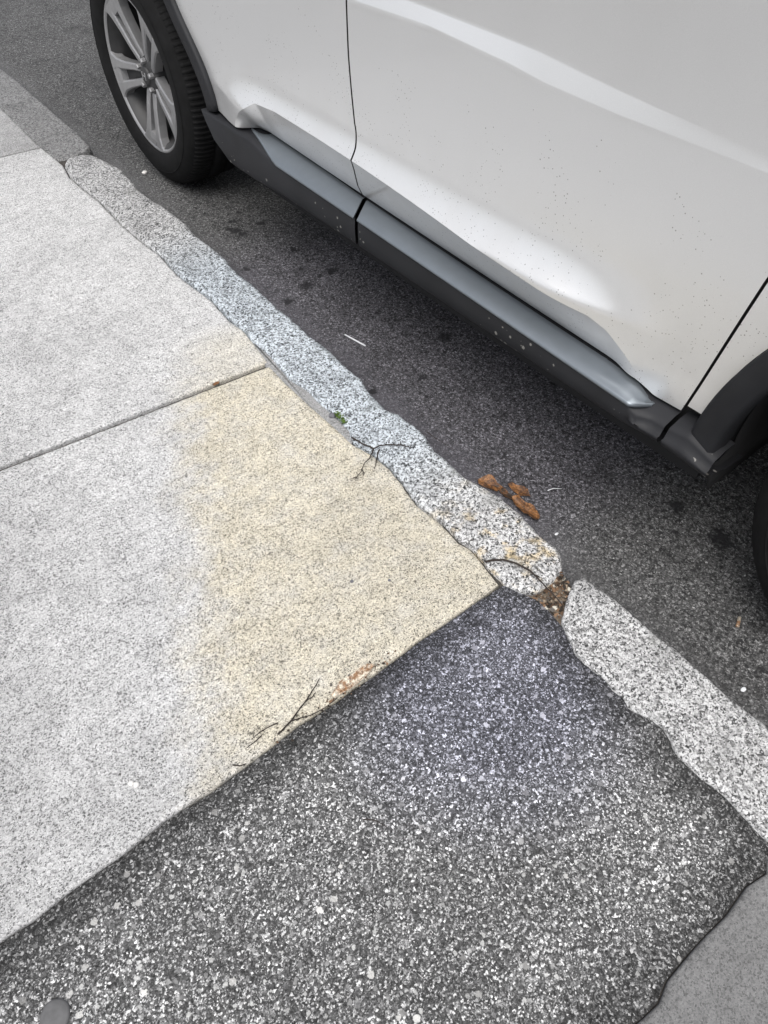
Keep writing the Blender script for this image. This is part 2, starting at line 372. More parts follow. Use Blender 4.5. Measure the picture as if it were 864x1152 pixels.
def inside_dist(P, poly):
    A = np.array(poly); B = np.roll(A, -1, 0); d = B-A; L = (d*d).sum(1)
    t = np.clip(((P-A)*d).sum(1)/L, 0, 1); q = A+d*t[:, None]-P
    return math.sqrt((q*q).sum(1).min())
def dens(poly, step):
    out = []
    for a, b in zip(poly, poly[1:]+poly[:1]):
        n = max(1, int(math.dist(a, b)/step))
        out += [(a[0]+(b[0]-a[0])*i/n, a[1]+(b[1]-a[1])*i/n) for i in range(n)]
    return out
def nz(x, y, s, seed=0): return noise.noise(Vector((x*s, y*s, seed*7.3)))
def slab(name, poly, ztop, depth, mat, rough=.0, step=.02, round_=.004, seed=0):
    """flat slab with a slightly eroded, rounded rim"""
    P = dens(poly, step); n = len(P); A = np.array(P)
    # outward normals
    area = sum(a[0]*b[1]-b[0]*a[1] for a, b in zip(poly, poly[1:]+poly[:1]))
    if area < 0: P = P[::-1]; A = A[::-1]
    T = np.roll(A, -1, 0)-np.roll(A, 1, 0); Nn = np.stack([T[:, 1], -T[:, 0]], 1); Nn /= np.linalg.norm(Nn, axis=1)[:, None]+1e-9
    er = np.array([rough*(nz(p[0], p[1], 38, seed)+.7*nz(p[0], p[1], 110, seed+1)+1.2*nz(p[0], p[1], 9, seed+2)) for p in P])
    A = A + Nn*er[:, None]
    rings = []
    for off, dz in ((-round_*2.2, 0), (-round_*.7, -round_*.22), (-round_*.15, -round_*.75), (0, -round_*1.6), (0, -depth)):
        rings.append([(a[0]+m[0]*off, a[1]+m[1]*off, ztop+dz) for a, m in zip(A, Nn)])
    mb = MB().grid(rings[::-1], close_u=True)
    mb.f.append(tuple(range(4*n, 5*n)))
    o = mb.build(name, mat, smooth_=True)
    o.data.polygons[len(o.data.polygons)-1].use_smooth = False
    bm = bmesh.new(); bm.from_mesh(o.data); bmesh.ops.triangulate(bm, faces=[f for f in bm.faces if len(f.verts) > 4]); bm.to_mesh(o.data); bm.free()
    return o

# --- kerb outline
A_in = gp([(0,121),(14,136),(39,160),(58,180)]); A_end = gp([(74,176.5),(95,170),(101,164)]); A_out = gp([(95,157),(86,147),(69.4,134),(44,111),(11.6,84),(0,76)])
B_in = gp([(72,185),(79,199),(92.6,210.5),(113,227),(130,245),(139,254),(155,267),(171,280),(180,286),(201,309),(219.5,323),(240,338),(259,360),(275,371),(282,383),(303,399),(310,409),(326,427),(342.5,436.5),(361,455),(379.5,469),(393,485),(396,497),(419,509),(439,524.5),(453,542),(469.5,565),(485.6,578),(499.5,588),(518,608),(529.6,613.6),(543.5,630),(553,641),(569,657),(588,666)])
B_end = gp([(604,667),(614,660),(628,648),(633,636)])
B_out = gp([(632,627),(625,616),(604,599),(587,580),(565,560),(560,556),(536.6,543),(520,533),(504,519),(489,508),(479,490),(465,478),(455.6,472),(451,466.6),(433,460),(426,452),(419,444.6),(406,426),(389,413),(372.6,395),(354,382),(326,357),(312,346),(289,324),(270,309),(255,295),(249.5,287),(219.4,264),(210,252),(182,231),(164,220),(150,207),(136.6,191),(123,183),(104,174.6),(92.6,173.5),(76,178)])
C_in = gp([(632,699),(641,719),(648,736),(662,750),(680,761),(689.5,775),(701,784),(708,796),(736,810),(750,821),(761,847),(789,874.5),(806,885),(836,916),(864,946)])
C_far = gp([(639,669),(647,653),(656,649)])
C_out = gp([(673.5,662),(699,680),(730,708),(766,735.6),(787,756),(812,777),(837.6,798),(864,819)])
def ext(p, q, y):   # straight continuation of the kerb line
    return (p[0]+(y-p[1])*.002, y)
polyA = [ext(A_in[0], 0, 5.6)] + A_in + A_end + A_out + [ext(A_out[-1], 0, 5.6)]
polyB = B_in + B_end + B_out
polyC = [ext(C_in[-1], 0, -2.4)] + C_in[::-1] + C_far + C_out + [ext(C_out[-1], 0, -2.4)]
def kerb(name, poly, mat, label, amp=1.0, rr=.014, seed=0, step=.009, ztop=.004):
    P0 = np.array(dens(poly, .006)); ymin, ymax = P0[:, 1].min(), P0[:, 1].max()
    ys = list(np.arange(ymin+.0015, ymax-.0015, step)); ys = [ymin+.0004] + ys + [ymax-.0004]
    A = np.array(poly); B = np.roll(A, -1, 0); rows = []; NT_ = 22
    ts = [.5-.5*math.cos(math.pi*(i/(NT_-1)))*1.0 for i in range(NT_)]; ts = [.6*a+.4*(i/(NT_-1)) for i, a in enumerate(ts)]
    for y in ys:
        m = ((A[:, 1] <= y) & (B[:, 1] > y)) | ((B[:, 1] <= y) & (A[:, 1] > y))
        a, b = A[m], B[m]; xs = a[:, 0]+(b[:, 0]-a[:, 0])*(y-a[:, 1])/(b[:, 1]-a[:, 1])
        x0, x1 = xs.min(), xs.max()
        jx0 = .0022*amp*(nz(x0, y, 70, seed)+.6*nz(x0, y, 170, seed)); jx1 = .0035*amp*(nz(x1, y, 45, seed+3)+.7*nz(x1, y, 130, seed+4))
        x0 += jx0; x1 += jx1; row = []
        row.append((x0-.004, y, -.30)); row.append((x0, y, -.06)); row.append((x0, y, -.02))
        for t in ts:
            x = x0+(x1-x0)*t; d = inside_dist(np.array([x, y]), poly)
            d2 = min(d, (x-x0)+.0005, (x1-x)+.0005); r = rr*(1+.5*nz(x, y, 16, seed+5))
            dz = -r*(1-math.sqrt(max(0, 1-(1-min(1, d2/r))**2)))*.9
            dz += amp*(.0026*nz(x, y, 21, seed+6)+.0013*nz(x, y, 60, seed+7)+.0008*nz(x, y, 140, seed+8))
            row.append((x, y, ztop+dz))
        for k, zz in enumerate((-.028, -.045, -.065, -.085, -.105, -.135, -.30)):
            bx = x1+.004+.010*(k/6)+amp*(.007*nz(zz*3, y, 24, seed+9)+.003*nz(zz*5, y, 80, seed+10))*(1 if k < 6 else 0)
            row.append((bx, y, zz))
        rows.append(row)
    mb = MB().grid(rows); n = len(rows[0]); L = len(rows)
    mb.f.append(tuple(range(n))); mb.f.append(tuple((L-1)*n+k for k in range(n))[::-1])
    # orient the surface outwards and keep it in local coordinates of its own base
    cx, cy = float(P0[:, 0].mean()), float(P0[:, 1].mean())
    mb.v = [(v[0]-cx, v[1]-cy, v[2]+.30) for v in mb.v]
    o = mb.build(name, mat, loc=(cx, cy, -.30))
    bm = bmesh.new(); bm.from_mesh(o.data); bmesh.ops.recalc_face_normals(bm, faces=bm.faces); bm.to_mesh(o.data); bm.free()
    return tag(o, label, 'kerb stone', 'granite kerb stones along the street')
kerb('kerb_stone', polyB, M['granite_rough'], 'long rough-hewn granite kerb stone with wavy edges beside the ochre-tinted pavement slab', 1.0, .013, 1)
kerb('kerb_stone', polyA, M['granite_far'], 'dull grey granite kerb stone ahead of the rear wheel at the far end', .6, .010, 20, .014, ztop=-.002)
kerb('kerb_stone', polyC, M['granite_near'], 'straight black-and-white speckled granite kerb stone beside the asphalt patch', .55, .008, 40, .010)

# --- pavement slabs
def jn(x, y0, x0=.65, sl=-.064): return y0+(x-x0)*sl
XL = -1.40
gap_in = [(x-.009-.004*abs(nz(x, y, 6, 3)), y) for x, y in B_in]
S2 = gp([(304,412),(322,431),(350,457),(373,477),(386,489),(396,499.5),(418,511),(438,527),(452,544.5),(468,567),(484,580),(498,590.5),(516.5,610.5),(528.5,616.5),(542,633),(551,644),(561.5,657.5)])
S1 = [(x-.0035-.004*max(0, nz(x, y, 30, 4)), y) for x, y in B_in if y > 1.385]
S1[-1:] = gp([(299,403.5)])
pe = gp([(540,672.5),(532,678),(460,728),(423,756),(374.5,790),(332,817),(290,850),(236,889.5),(187.5,920),(139,958),(83,997),(35,1035.5),(0,1057)])   # cut edge of the concrete
peL = (XL, pe[-1][1]+(XL-pe[-1][0])*((pe[-1][1]-pe[-6][1])/(pe[-1][0]-pe[-6][0])))
j1r, j1l = gp([(302,410.5)])[0], gp([(0,528)])[0]; sl1 = (j1r[1]-j1l[1])/(j1r[0]-j1l[0])
GJ = .011
j1L = (XL, j1l[1]+(XL-j1l[0])*sl1)
slabs = [
 [(S2[0][0], S2[0][1])] + [(j1r[0]-.01, j1r[1]-GJ*.2), (j1l[0], j1l[1]-GJ*.2), (j1L[0], j1L[1])] + [peL] + pe[::-1] + S2[::-1][:-1],
 [(x, y) for x, y in S1[::-1]] + [(.640, 2.935), (XL, 2.935+.14)] + [(j1L[0], j1L[1]+GJ), (j1l[0], j1l[1]+GJ), (S1[-1][0]-.004, j1r[1]+GJ)],
 [(.640, 2.946), (.641, 3.3), (.643, 4.55), (XL, 4.66), (XL, 2.946+.14)],
 [(.645, 4.562), (.645, 6.9), (XL, 6.9), (XL, 4.672)],
]
for k, p in enumerate(slabs):
    tag(slab('pavement', p, 0.0, .10, M['concrete' if k < 2 else 'concrete_dim'], rough=.0012, seed=k*5, round_=.004), kind='structure')
# near slab at the lower right
ne = gp([(864,982),(841.5,997),(818.6,1030),(796,1052.6),(775.5,1075.5),(752.7,1103),(742.6,1128.7),(725,1146.5),(712,1156)])
neL = at(640, 1215)
near = [(ne[0][0]+.02, ne[0][1]+.015)] + ne + [(neL.x, neL.y), (XL, neL.y+.05), (XL, -2.3), (.622, -2.3), (.632, -.5)]
tag(slab('pavement', near, -.0005, .10, M['concrete_near'], rough=.0008, seed=31), kind='structure')
# asphalt patch: crumbly rim, a shade lower than the slabs
pb = [(x+.001, y-.006) for x, y in pe]
kerbside = [(x+.006, y) for x, y in gp([(566,657),(588,668),(604,676),(616,687),(627,700),(636,712),(645,730),(659,748),(678,760),(688,774),(700,784),(707,796),(728,806),(746,818),(757,845),(772,862),(789,875),(806,886),(836,917),(864,947),(872,956)])]
nb = [(x-.002, y+.002) for x, y in ne]
pb = [(x+.001, y-.0015) for x, y in pe]
patch = [(peL[0], peL[1]-.0015)] + pb[::-1] + kerbside + nb + [(neL.x, neL.y+.002), (XL, neL.y+.052)]
from mathutils.geometry import delaunay_2d_cdt
def patch_mesh(poly):
    P = dens(poly, .006); n = len(P); A = np.array(P); B = np.roll(A, -1, 0)
    A0 = np.array(poly); B0 = np.roll(A0, -1, 0)
    def rim(q): return inside_dist(np.array(q), poly)
    def isin(q):
        m = (A0[:, 1] > q[1]) != (B0[:, 1] > q[1]); a, b = A0[m], B0[m]
        return ((q[0] < a[:, 0]+(b[:, 0]-a[:, 0])*(q[1]-a[:, 1])/(b[:, 1]-a[:, 1])).sum() % 2) == 1
    pts = [Vector(p) for p in P]; rnd = random.Random(11); st = .0085
    x0, x1 = A[:, 0].min(), A[:, 0].max(); y0, y1 = A[:, 1].min(), A[:, 1].max()
    yy = y0
    while yy < y1:
        xx = max(x0, -.62)
        while xx < x1:
            q = (xx+rnd.uniform(-.003, .003), yy+rnd.uniform(-.003, .003))
            if isin(q) and rim(q) > .004: pts.append(Vector(q))
            xx += st
        yy += st
    vs, _, fs, *_r = delaunay_2d_cdt(pts, [(i, (i+1) % n) for i in range(n)], [], 1, 1e-5)
    out = []; rd = []
    for v in vs:
        d = rim((v.x, v.y)); rd.append(d)
        z = -.0025+.0022*nz(v.x, v.y, 34, 5)+.0012*nz(v.x, v.y, 85, 6)-.0048*(1-smooth(0, .016, d+.008*nz(v.x, v.y, 55, 7)))
        out.append((v.x, v.y, z))
    o = mesh('pavement_patch', out, fs, M['patch'])
    a = o.data.attributes.new('rim_dist', 'FLOAT', 'POINT'); a.data.foreach_set('value', rd)
    bm = bmesh.new(); bm.from_mesh(o.data)
    for f in bm.faces:
        if f.normal.z < 0: f.normal_flip()
    bm.to_mesh(o.data); bm.free()
    return tag(o, kind='structure')
patch_mesh(patch)
# grey mortar smeared in the joint between slab and rough kerb stone
mo = gp([(285,385),(303,400),(311,410),(326,428),(343,438),(361,456),(378,469.5),(392,485),(396,497)]) ; mo2 = gp([(300,406),(304,412),(321,431),(349,457),(373,478),(385,490),(394,500)])
o = slab('joint_mortar', [(x+.0015, y) for x, y in mo] + [(x-.010, y-.004) for x, y in mo2[::-1]], -.0022, .03, M['mortar'], rough=.0012, step=.006, round_=.0008, seed=80); tag(o, kind='structure')

# ------------------------------------------------------------------ the car
car = empty('parked_car', (HUB.x, HUB.y, ROAD), -math.pi/2+CY)
tag(car, 'silver white SUV with black sill cladding parked along the kerb', 'car')
def cp(u, v, z): return (u, -v, z)
def K2(u): return (1-smooth(1.86, 2.15, u))*smooth(.50, .82, u)
def on_crease(px, py):
    v = 0
    for _ in range(8): u, z = ac(px, py, v); v = .5*v+.5*(.046*K2(u)-.001)
    return u, z
crease = sorted(on_crease(a, b) for a, b in [(264,137),(269,126),(280,118),(300,127),(397,189),(500,256),(600,319),(658,359),(679,373),(699,400),(722,438),(731,448)])
gapl = acs([(229,114.6),(264,136),(300,152),(409,226),(494,282),(600,354),(637,378),(679,404),(713,430),(731,449),(764,468),(788,479),(812,503)], .0)
light = acs([(264,139),(300,177),(401,245),(494,312),(564,357),(633,404),(703,449)], .045)
botl = acs([(264,189),(300,210),(405,280),(500,345),(560,385),(735,502),(786,540)], .045)
# the pressed lines are fair curves: smooth the middle of each traced line
def fair(tab, u0, u1, deg, n=24):
    m = [(u, z) for u, z in tab if u0 <= u <= u1]; c = np.polyfit([a for a, b in m], [b for a, b in m], deg)
    us = np.linspace(m[0][0], m[-1][0], n)
    return sorted([p for p in tab if p[0] < u0 or p[0] > u1]+[(float(u), float(np.polyval(c, u))) for u in us])
crease = fair(crease, .88, 1.99, 2); gapl = fair(gapl, .82, 2.03, 2); light = fair(light, .85, 2.13, 1); botl = fair(botl, .80, 2.25, 1)
sh1 = acs([(449,0),(564,45),(600,59),(685.5,101),(814,160),(864,187)], .0); sh2 = acs([(387,0),(480,31),(564,71),(600,92),(668,123)], .008)
archR = [(.38, .566), (.43, .556), (.561, .475), (.662, .410), (.85, .405), (1.02, .30), (1.1, .26)]
def zgap(u): return lerp1(gapl, u)
def zcr(u): return max(lerp1(crease, u), zgap(u)+.012) if crease[0][0] < u < crease[-1][0] else zgap(u)+.012
def zsh1(u): return lerp1(sh1, u)
def zsh2(u): return lerp1(sh2, u) - (.0 if u < 1.9 else 0)
def face_v(u, z):
    """outward offset of the door skin above the crease"""
    zc = .495; a, b = zsh2(u), zsh1(u)
    k = 1-.8*smooth(1.6, 2.25, u); k2 = K2(u)
    fl = k2*.046*(max(0, 1-(z-zc)/.085)**1.9 if z > zc else 1)
    v = fl + .006*math.sin(math.pi*min(1, max(0, (z-.45)/.4)))
    v += .0105*k*(1-min(1, max(0, (z-a)/(b-a)))) - .013
    if z > b: v -= (z-b)*.03
    v -= .30*smooth(-.25, -.85, u)
    return v
def on_skin(px, py):
    v = 0.0
    for _ in range(6): u, z = ac(px, py, v); v = face_v(u, z) if z > zcr(u)-.002 else -.012+(face_v(u, zcr(u))+.012)*max(0, (z-zgap(u))/(zcr(u)-zgap(u)))
    return z, u
seamB = sorted(on_skin(a, b) for a, b in [(389.6,0),(392,62),(395.5,104),(399,139),(399.7,167),(397.5,187),(403.5,212),(409,227)])
seamB = [(.30, seamB[0][1]+.004)] + seamB + [(.95, seamB[-1][1]-.005), (1.10, seamB[-1][1]-.02)]
seamF = sorted(on_skin(a, b) for a, b in [(864,314),(809,399),(772,456),(764,468)])
seamF = [(.30, seamF[0][1]-.004)] + seamF + [(.9, 2.30), (1.10, 2.36)]
def skin(uL, uR, zbot, ztop, nu, nrow, name, scallop=True, mat=None, bottom=None):
    us = [i/(nu-1) for i in range(nu)]
    rows = []
    low = [0, .02, .25, .5, .75, .93, 1.0]
    n_up = nrow
    cols = []
    for s in us:
        u = uL(zbot)*(1-s)+uR(zbot)*s if bottom is None else bottom[0]*(1-s)+bottom[1]*s
        col = []
        ub = uc = u
        for it in range(6):
            zb = zgap(ub)+.004; ub = uL(zb)*(1-s)+uR(zb)*s
            zc = zcr(uc); uc = uL(zc)*(1-s)+uR(zc)*s
        u = uc
        amp = smooth(.010, .05, zc-zb) if scallop else 0
        zz = []
        for q in low: zz.append((zb+(zc-zb)*q, q))
        # rows above the crease, denser near it and at the shoulder
        sa, sb = zsh2(u), zsh1(u)
        for j in range(1, n_up+1):
            t = j/n_up; zz.append((zc+(sa-zc)*(t**1.25), None))
        for t in (.06, .12, .5, .88, .94, 1.0): zz.append((sa+(sb-sa)*t, None))
        for j in range(1, 9): zz.append((sb+(ztop-sb)*(j/8)**1.6, None))
        for z, q in zz:
            uu = uL(z)*(1-s)+uR(z)*s
            if q is None or not scallop: v = face_v(uu, z)
            else:
                vc = face_v(uu, zc); vb = -.012*amp + (1-amp)*face_v(uu, zb)
                v = vb+(vc-vb)*(q**.9)
            col.append(cp(uu, v, z))
        cols.append(col)
    rows = list(map(list, zip(*cols)))
    return MB().grid(rows), len(low)-1, nu
def sharp_row(o, row, n):
    idx = {row*n+j for j in range(n)}
    at_ = o.data.attributes.new('sharp_edge', 'BOOLEAN', 'EDGE') if 'sharp_edge' not in o.data.attributes else o.data.attributes['sharp_edge']
    for e in o.data.edges:
        if e.vertices[0] in idx and e.vertices[1] in idx: at_.data[e.index].value = True
G2 = .0027
def fold(mb, rows, sides, depth=.03):
    """fold the named edges of a panel inwards, dark like the seal behind it"""
    k = len(mb.f)
    for sd_ in sides:
        e = {'l': [r[0] for r in rows], 'r': [r[-1] for r in rows], 'b': rows[0], 't': rows[-1]}[sd_]
        mb.grid([e, [(p[0], p[1]+depth, p[2]) for p in e]])
    return k
def finish_panel(o, k):
    o.data.materials.append(M['seal'])
    for i, p in enumerate(o.data.polygons):
        if i >= k: p.material_index = 1
    return o
def door(name, uL, uR, nu, label=None):
    mb, row, n = skin(uL, uR, .42, 1.04, nu, 36, name)
    rows = [mb.v[i*n:(i+1)*n] for i in range(len(mb.v)//n)]
    k = fold(mb, rows, 'lrb')
    o = mb.build(name, M['paint'], car); sharp_row(o, row, n)
    return finish_panel(o, k)
door('rear_door', lambda z: lerp1(archR, z)+.001, lambda z: lerp1(seamB, z)-G2, 90)
fd = door('front_door', lambda z: lerp1(seamB, z)+G2, lambda z: lerp1(seamF, z)-G2, 110)
# front fender and rear quarter panels around the arches
def panel(name, rowsf, sides):
    mb = MB()
    for rows in rowsf: mb.grid(rows)
    k = len(mb.f)
    for rows, sd_ in zip(rowsf, sides): fold(mb, rows, sd_)
    return finish_panel(mb.build(name, M['paint'], car), k)
FH = (2.728, .355); RF = .487
def arch_u(c, r, z, sgn): return c[0]+sgn*math.sqrt(max(0, r*r-(z-c[1])**2))
def strip(zs, uL, uR, n=16): return [[cp(uL(z)*(1-s/n)+uR(z)*s/n, face_v(min(2.3, uL(z)*(1-s/n)+uR(z)*s/n), z), z) for s in range(n+1)] for z in zs]
zs = [.394+(.840-.394)*i/40 for i in range(41)]; zt = [.840+(1.03-.840)*i/16 for i in range(17)]
f_low = strip(zs, lambda z: lerp1(seamF, z)+G2, lambda z: arch_u(FH, RF, z, -1))
f_top = strip(zt, lambda z: lerp1(seamF, z)+G2, lambda z: 3.45, 30)
f_fr = strip(zs, lambda z: arch_u(FH, RF, z, 1), lambda z: 3.42)
panel('front_fender', [f_low, f_top, f_fr], ['lrb', 'l', 'lb'])
RH = (0.0, .355); RR = .535
zq = [.42+(.885-.42)*i/40 for i in range(41)]; zq2 = [.885+(1.04-.885)*i/12 for i in range(13)]
q_r = strip(zq, lambda z: -.80, lambda z: arch_u(RH, RR, z, -1)); q_t = strip(zq2, lambda z: -.80, lambda z: lerp1(archR, z)-.004, 24)
zq3 = [.665+(.885-.665)*i/20 for i in range(21)]
q_m = strip(zq3, lambda z: arch_u(RH, RR, z, 1), lambda z: max(arch_u(RH, RR, z, 1)+.001, lerp1(archR, z)-.004), 8)
panel('quarter_panel', [q_r, q_t, q_m], ['rb', 'r', 'r'])
# wheel-arch cladding
def arch_trim(c, r_out, r_in, a0, a1, v0=.018, n=70, outer=None, tuck=None):
    rows = []
    for i in range(n+1):
        v = v0-(tuck(a0+(a1-a0)*i/n) if tuck else 0)
        a = R(a0+(a1-a0)*i/n); ca, sa = math.cos(a), math.sin(a); ro, ri = r_out, r_in
        if outer: ro, ri = outer(a)
        pr = [(ro+.001, v-.022), (ro, v-.004), (ro-.006, v), (ri+.008, v+.004), (ri, v-.004), (ri-.004, v-.03), (ri+.004, v-.09)]
        rows.append([cp(c[0]+p*ca, q, c[1]+p*sa) for p, q in pr])
    return MB().grid(rows)
def r_outer(a):
    ro = .512+.058*smooth(35, 5, math.degrees(a))-.02*smooth(130, 165, math.degrees(a)); return ro, ro-.043
arch_trim(RH, 0, 0, 6, 157, outer=r_outer, tuck=lambda d: .26*smooth(105, 165, d)).build('arch_trim', M['trim'], car, solid=-.004)
arch_trim(FH, RF-.002, .432, -12, 184).build('arch_trim', M['trim'], car, solid=-.004)
# sill cladding in three lengths
def lean(v): return .040*min(1, max(0, (v+.012)/.057))   # the joint between two lengths leans forward towards the outside
def sill_rows(u0, u1, n, cut0=None, l0=0, l1=0):
    rows = []
    for i in range(n+1):
        s = i/n; row = []
        def uu(z):
            a = cut0(z) if cut0 else u0
            return a*(1-s)+u1*s
        ur = u0*(1-s)+u1*s
        for it in range(2):
            u = ur; zg = zgap(u)-.004; kk = smooth(2.09, 2.17, u); zl = min(lerp1(light, u), zg-.006)*(1-kk)+(zg-.012)*kk; zb = lerp1(botl, u)
        gk = smooth(.62, .80, u)*(1-smooth(2.138, 2.172, u)); vo = .045-.007*smooth(2.1, 2.2, u)
        vt = -.012+.012*smooth(2.10, 2.17, u); vi = .028+(.017)*gk
        pts = [(vt-.03, zg+.002), (vt, zg), (vt+(vi-vt)*.5, zg-(zg-zl)*.48), (vi-.003, zl+.003), (vi, zl-.003), (vi+(vo-vi)*.4+.001, zl-.02), (vo+.001, (zl+zb)/2), (vo, zb+.012), (vo-.006, zb+.002), (vo-.03, zb-.006), (-.05, zb-.03), (-.11, zb-.035)]
        for v, z in pts: row.append(cp(uu(z)+lean(v)*(l0*(1-s)+l1*s), v, z))
        rows.append(row)
    return rows
def cutL(z): return float(np.interp(z, [.27, .305, .354, .40, .42], [.74, .69, .592, .505, .472]))
ZB1, ZB2 = 1.245, 1.257
def sill(name, *a, **k):
    mb = MB().grid(sill_rows(*a, **k)); 
    return mb.build(name, M['trim'], car)
sill('sill_trim', .55, ZB1, 60, cut0=cutL, l1=1); sill('sill_trim', ZB2, 2.200, 70, l0=1); sill('sill_trim', 2.209, 2.308, 12)
def garnish(u0, u1, n, l0=0, l1=0):
    rows = []
    for i in range(n+1):
        s = i/n; u = u0+(u1-u0)*s; zg = zgap(u)-.007; zl = lerp1(light, u)
        k0 = 1-smooth(.735, .80, .735+.065) if 0 else 1
        # pointed tips at both outer ends
        tip = min(1, max(.02, (u-.725)/.20), max(.02, (2.154-u)/.022)) if True else 1
        tip = min(1, tip**.75)
        zl2 = zg-(zg-zl)*tip
        gk = smooth(.62, .80, u)*(1-smooth(2.138, 2.172, u)); vi = .028+.017*gk; vt = -.012+.012*smooth(2.10, 2.17, u)
        vl = vt+(vi-vt)*tip
        row = [cp(u, vt-.012, zg+.003), cp(u, vt+.005, zg+.003), cp(u, vt+(vl-vt)*.5+.0035, zg-(zg-zl2)*.44+.004), cp(u, vl+.001, zl2+.0045), cp(u, vl+.004, zl2+.001), cp(u, vl+.0045, zl2-.003), cp(u, vl-.004, zl2-.006)]
        row = [(p[0]+lean(-p[1])*(l0*(1-s)+l1*s), p[1], p[2]) for p in row]; rows.append(row)
    o = MB().grid(rows).build('sill_garnish', M['garnish'], car)
garnish(.727, ZB1-.001, 60, l1=1); garnish(ZB2+.001, 2.153, 110, l0=1)
for c, r_, a0, a1 in ((FH, .445, -14, 195), (RH, .49, 2, 156)):
    MB().grid([[cp(c[0]+r_*math.cos(R(a)), v, c[1]+r_*math.sin(R(a))) for v in (-.03, -.16, -.30, -.44)] for a in np.linspace(a0, a1, 50)]).build('wheel_arch_liner', M['black'], car, solid=.006)
# dark inner structure seen through the gaps, wheel houses and floor
mb = MB()
mb.box(.50, 2.262, .030, 1.80, .30, .98); mb.box(-.78, .53, .42, 1.45, .30, .80); mb.box(2.24, 3.40, .42, 1.45, .28, .80)
mb.box(-.81, .52, .040, 1.79, .84, .985); mb.box(2.23, 3.42, .040, 1.785, .845, .975)
mb.box(-.80, -.56, .30, 1.54, .50, .85); mb.box(3.22, 3.41, .045, 1.78, .3, .85)
mb.box(.56, 2.25, .10, 1.74, .175, .305); mb.box(2.20, 2.285, .06, 1.74, .23, .62)  # lower floor box added to deepen the shadow under the car
mb.build('underbody', M['black'], car, smooth_=False)
# far side, bonnet, roof and ends
fs = [[cp(u, -1.84-(.05*abs(z-.6)), z) for u in (-.78, -.53)] for z in (.35, .6, .86, 1.04)]
mb = MB().grid(fs)
mb.grid([[cp(u, -1.845, z) for u in (.53, 2.23)] for z in (.32, .7, 1.04)])
mb.grid([[cp(u, -1.845, z) for u in (-.78, .53)] for z in (.88, 1.04)]); mb.grid([[cp(u, -1.845, z) for u in (2.23, 3.40)] for z in (.86, 1.03)])
mb.grid([[cp(u, -1.845, z) for u in (3.22, 3.40)] for z in (.35, .86)])
mb.build('far_side', M['paint'], car, solid=.01)
def cross(u, z, dz, inset):  # row across the car
    vs = [-.02-inset, -.12-inset, -.45, -.92, -1.39, -1.72+inset, -1.82+inset]
    return [cp(u+(.04 if 0 else 0), v, z-dz*((v+.92)/.9)**2) for v in vs]
mb = MB().grid([cross(2.42, 1.10, .06, 0), cross(2.8, 1.07, .06, 0), cross(3.2, 1.0, .06, .03), cross(3.44, .90, .06, .08), cross(3.52, .78, .05, .10)])
mb.build('bonnet', M['paint'], car, solid=.01)
mb = MB().grid([cross(1.62, 1.60, .06, .17), cross(1.2, 1.64, .06, .15), cross(.4, 1.65, .06, .15), cross(-.3, 1.62, .06, .16), cross(-.62, 1.55, .06, .18)])
mb.build('roof', M['paint'], car, solid=.02)
for u0, u1, b0, b1 in ((1.55, 1.62, 2.36, 2.46), (1.12, 1.20, 1.19, 1.27), (-.50, -.62, -.70, -.80), (.30, .36, .28, .36)):
    for s in (0, 1):
        v0 = -.035 if not s else -1.81; v1 = -.19 if not s else -1.66
        MB().grid([[cp(b0, v0, 1.03), cp(b1, v0, 1.03)], [cp(u0, v1, 1.58), cp(u1, v1, 1.58)]]).build('roof_pillar', M['black'], car, solid=.02)
for (a, b, c, d) in ((1.275, 2.36, 1.205, 1.545), (.36, 1.185, .365, 1.115), (-.70, .275, -.50, .295)):
    for s in (0, 1):
        v0 = -.04 if not s else -1.805; v1 = -.195 if not s else -1.655
        MB().grid([[cp(a, v0, 1.035), cp(b, v0, 1.035)], [cp(c, v1, 1.575), cp(d, v1, 1.575)]]).build('side_window', M['glass'], car, solid=.004)
MB().grid([[cp(2.44, v, 1.09-.05*((v+.92)/.9)**2) for v in (-.08, -.5, -.92, -1.34, -1.76)], [cp(1.63, v, 1.595-.05*((v+.92)/.9)**2) for v in (-.22, -.55, -.92, -1.29, -1.62)]]).build('windscreen', M['glass'], car, solid=.005)
MB().grid([[cp(-.80, v, 1.05) for v in (-.1, -.92, -1.74)], [cp(-.62, v, 1.53) for v in (-.22, -.92, -1.62)]]).build('rear_window', M['glass'], car, solid=.005)
def bumper(name, u, du, z0, z1, mat):
    rows = []
    for z, k in ((z0, .75), (z0+.06, 1.0), ((z0+z1)/2, 1.04), (z1-.05, .98), (z1, .85)):
        rows.append([cp(u+du*k*(1-abs((v+.92)/.93)**4), v, z) for v in (.0, -.03, -.12, -.3, -.6, -.92, -1.24, -1.54, -1.72, -1.81, -1.84)])
    return MB().grid(rows).build(name, mat, car, solid=.01)
bumper('front_bumper', 3.42, .22, .30, .80, M['paint']); bumper('rear_bumper', -.79, -.16, .52, .80, M['trim'])
bumper('tailgate', -.80, -.06, .79, 1.05, M['paint'])

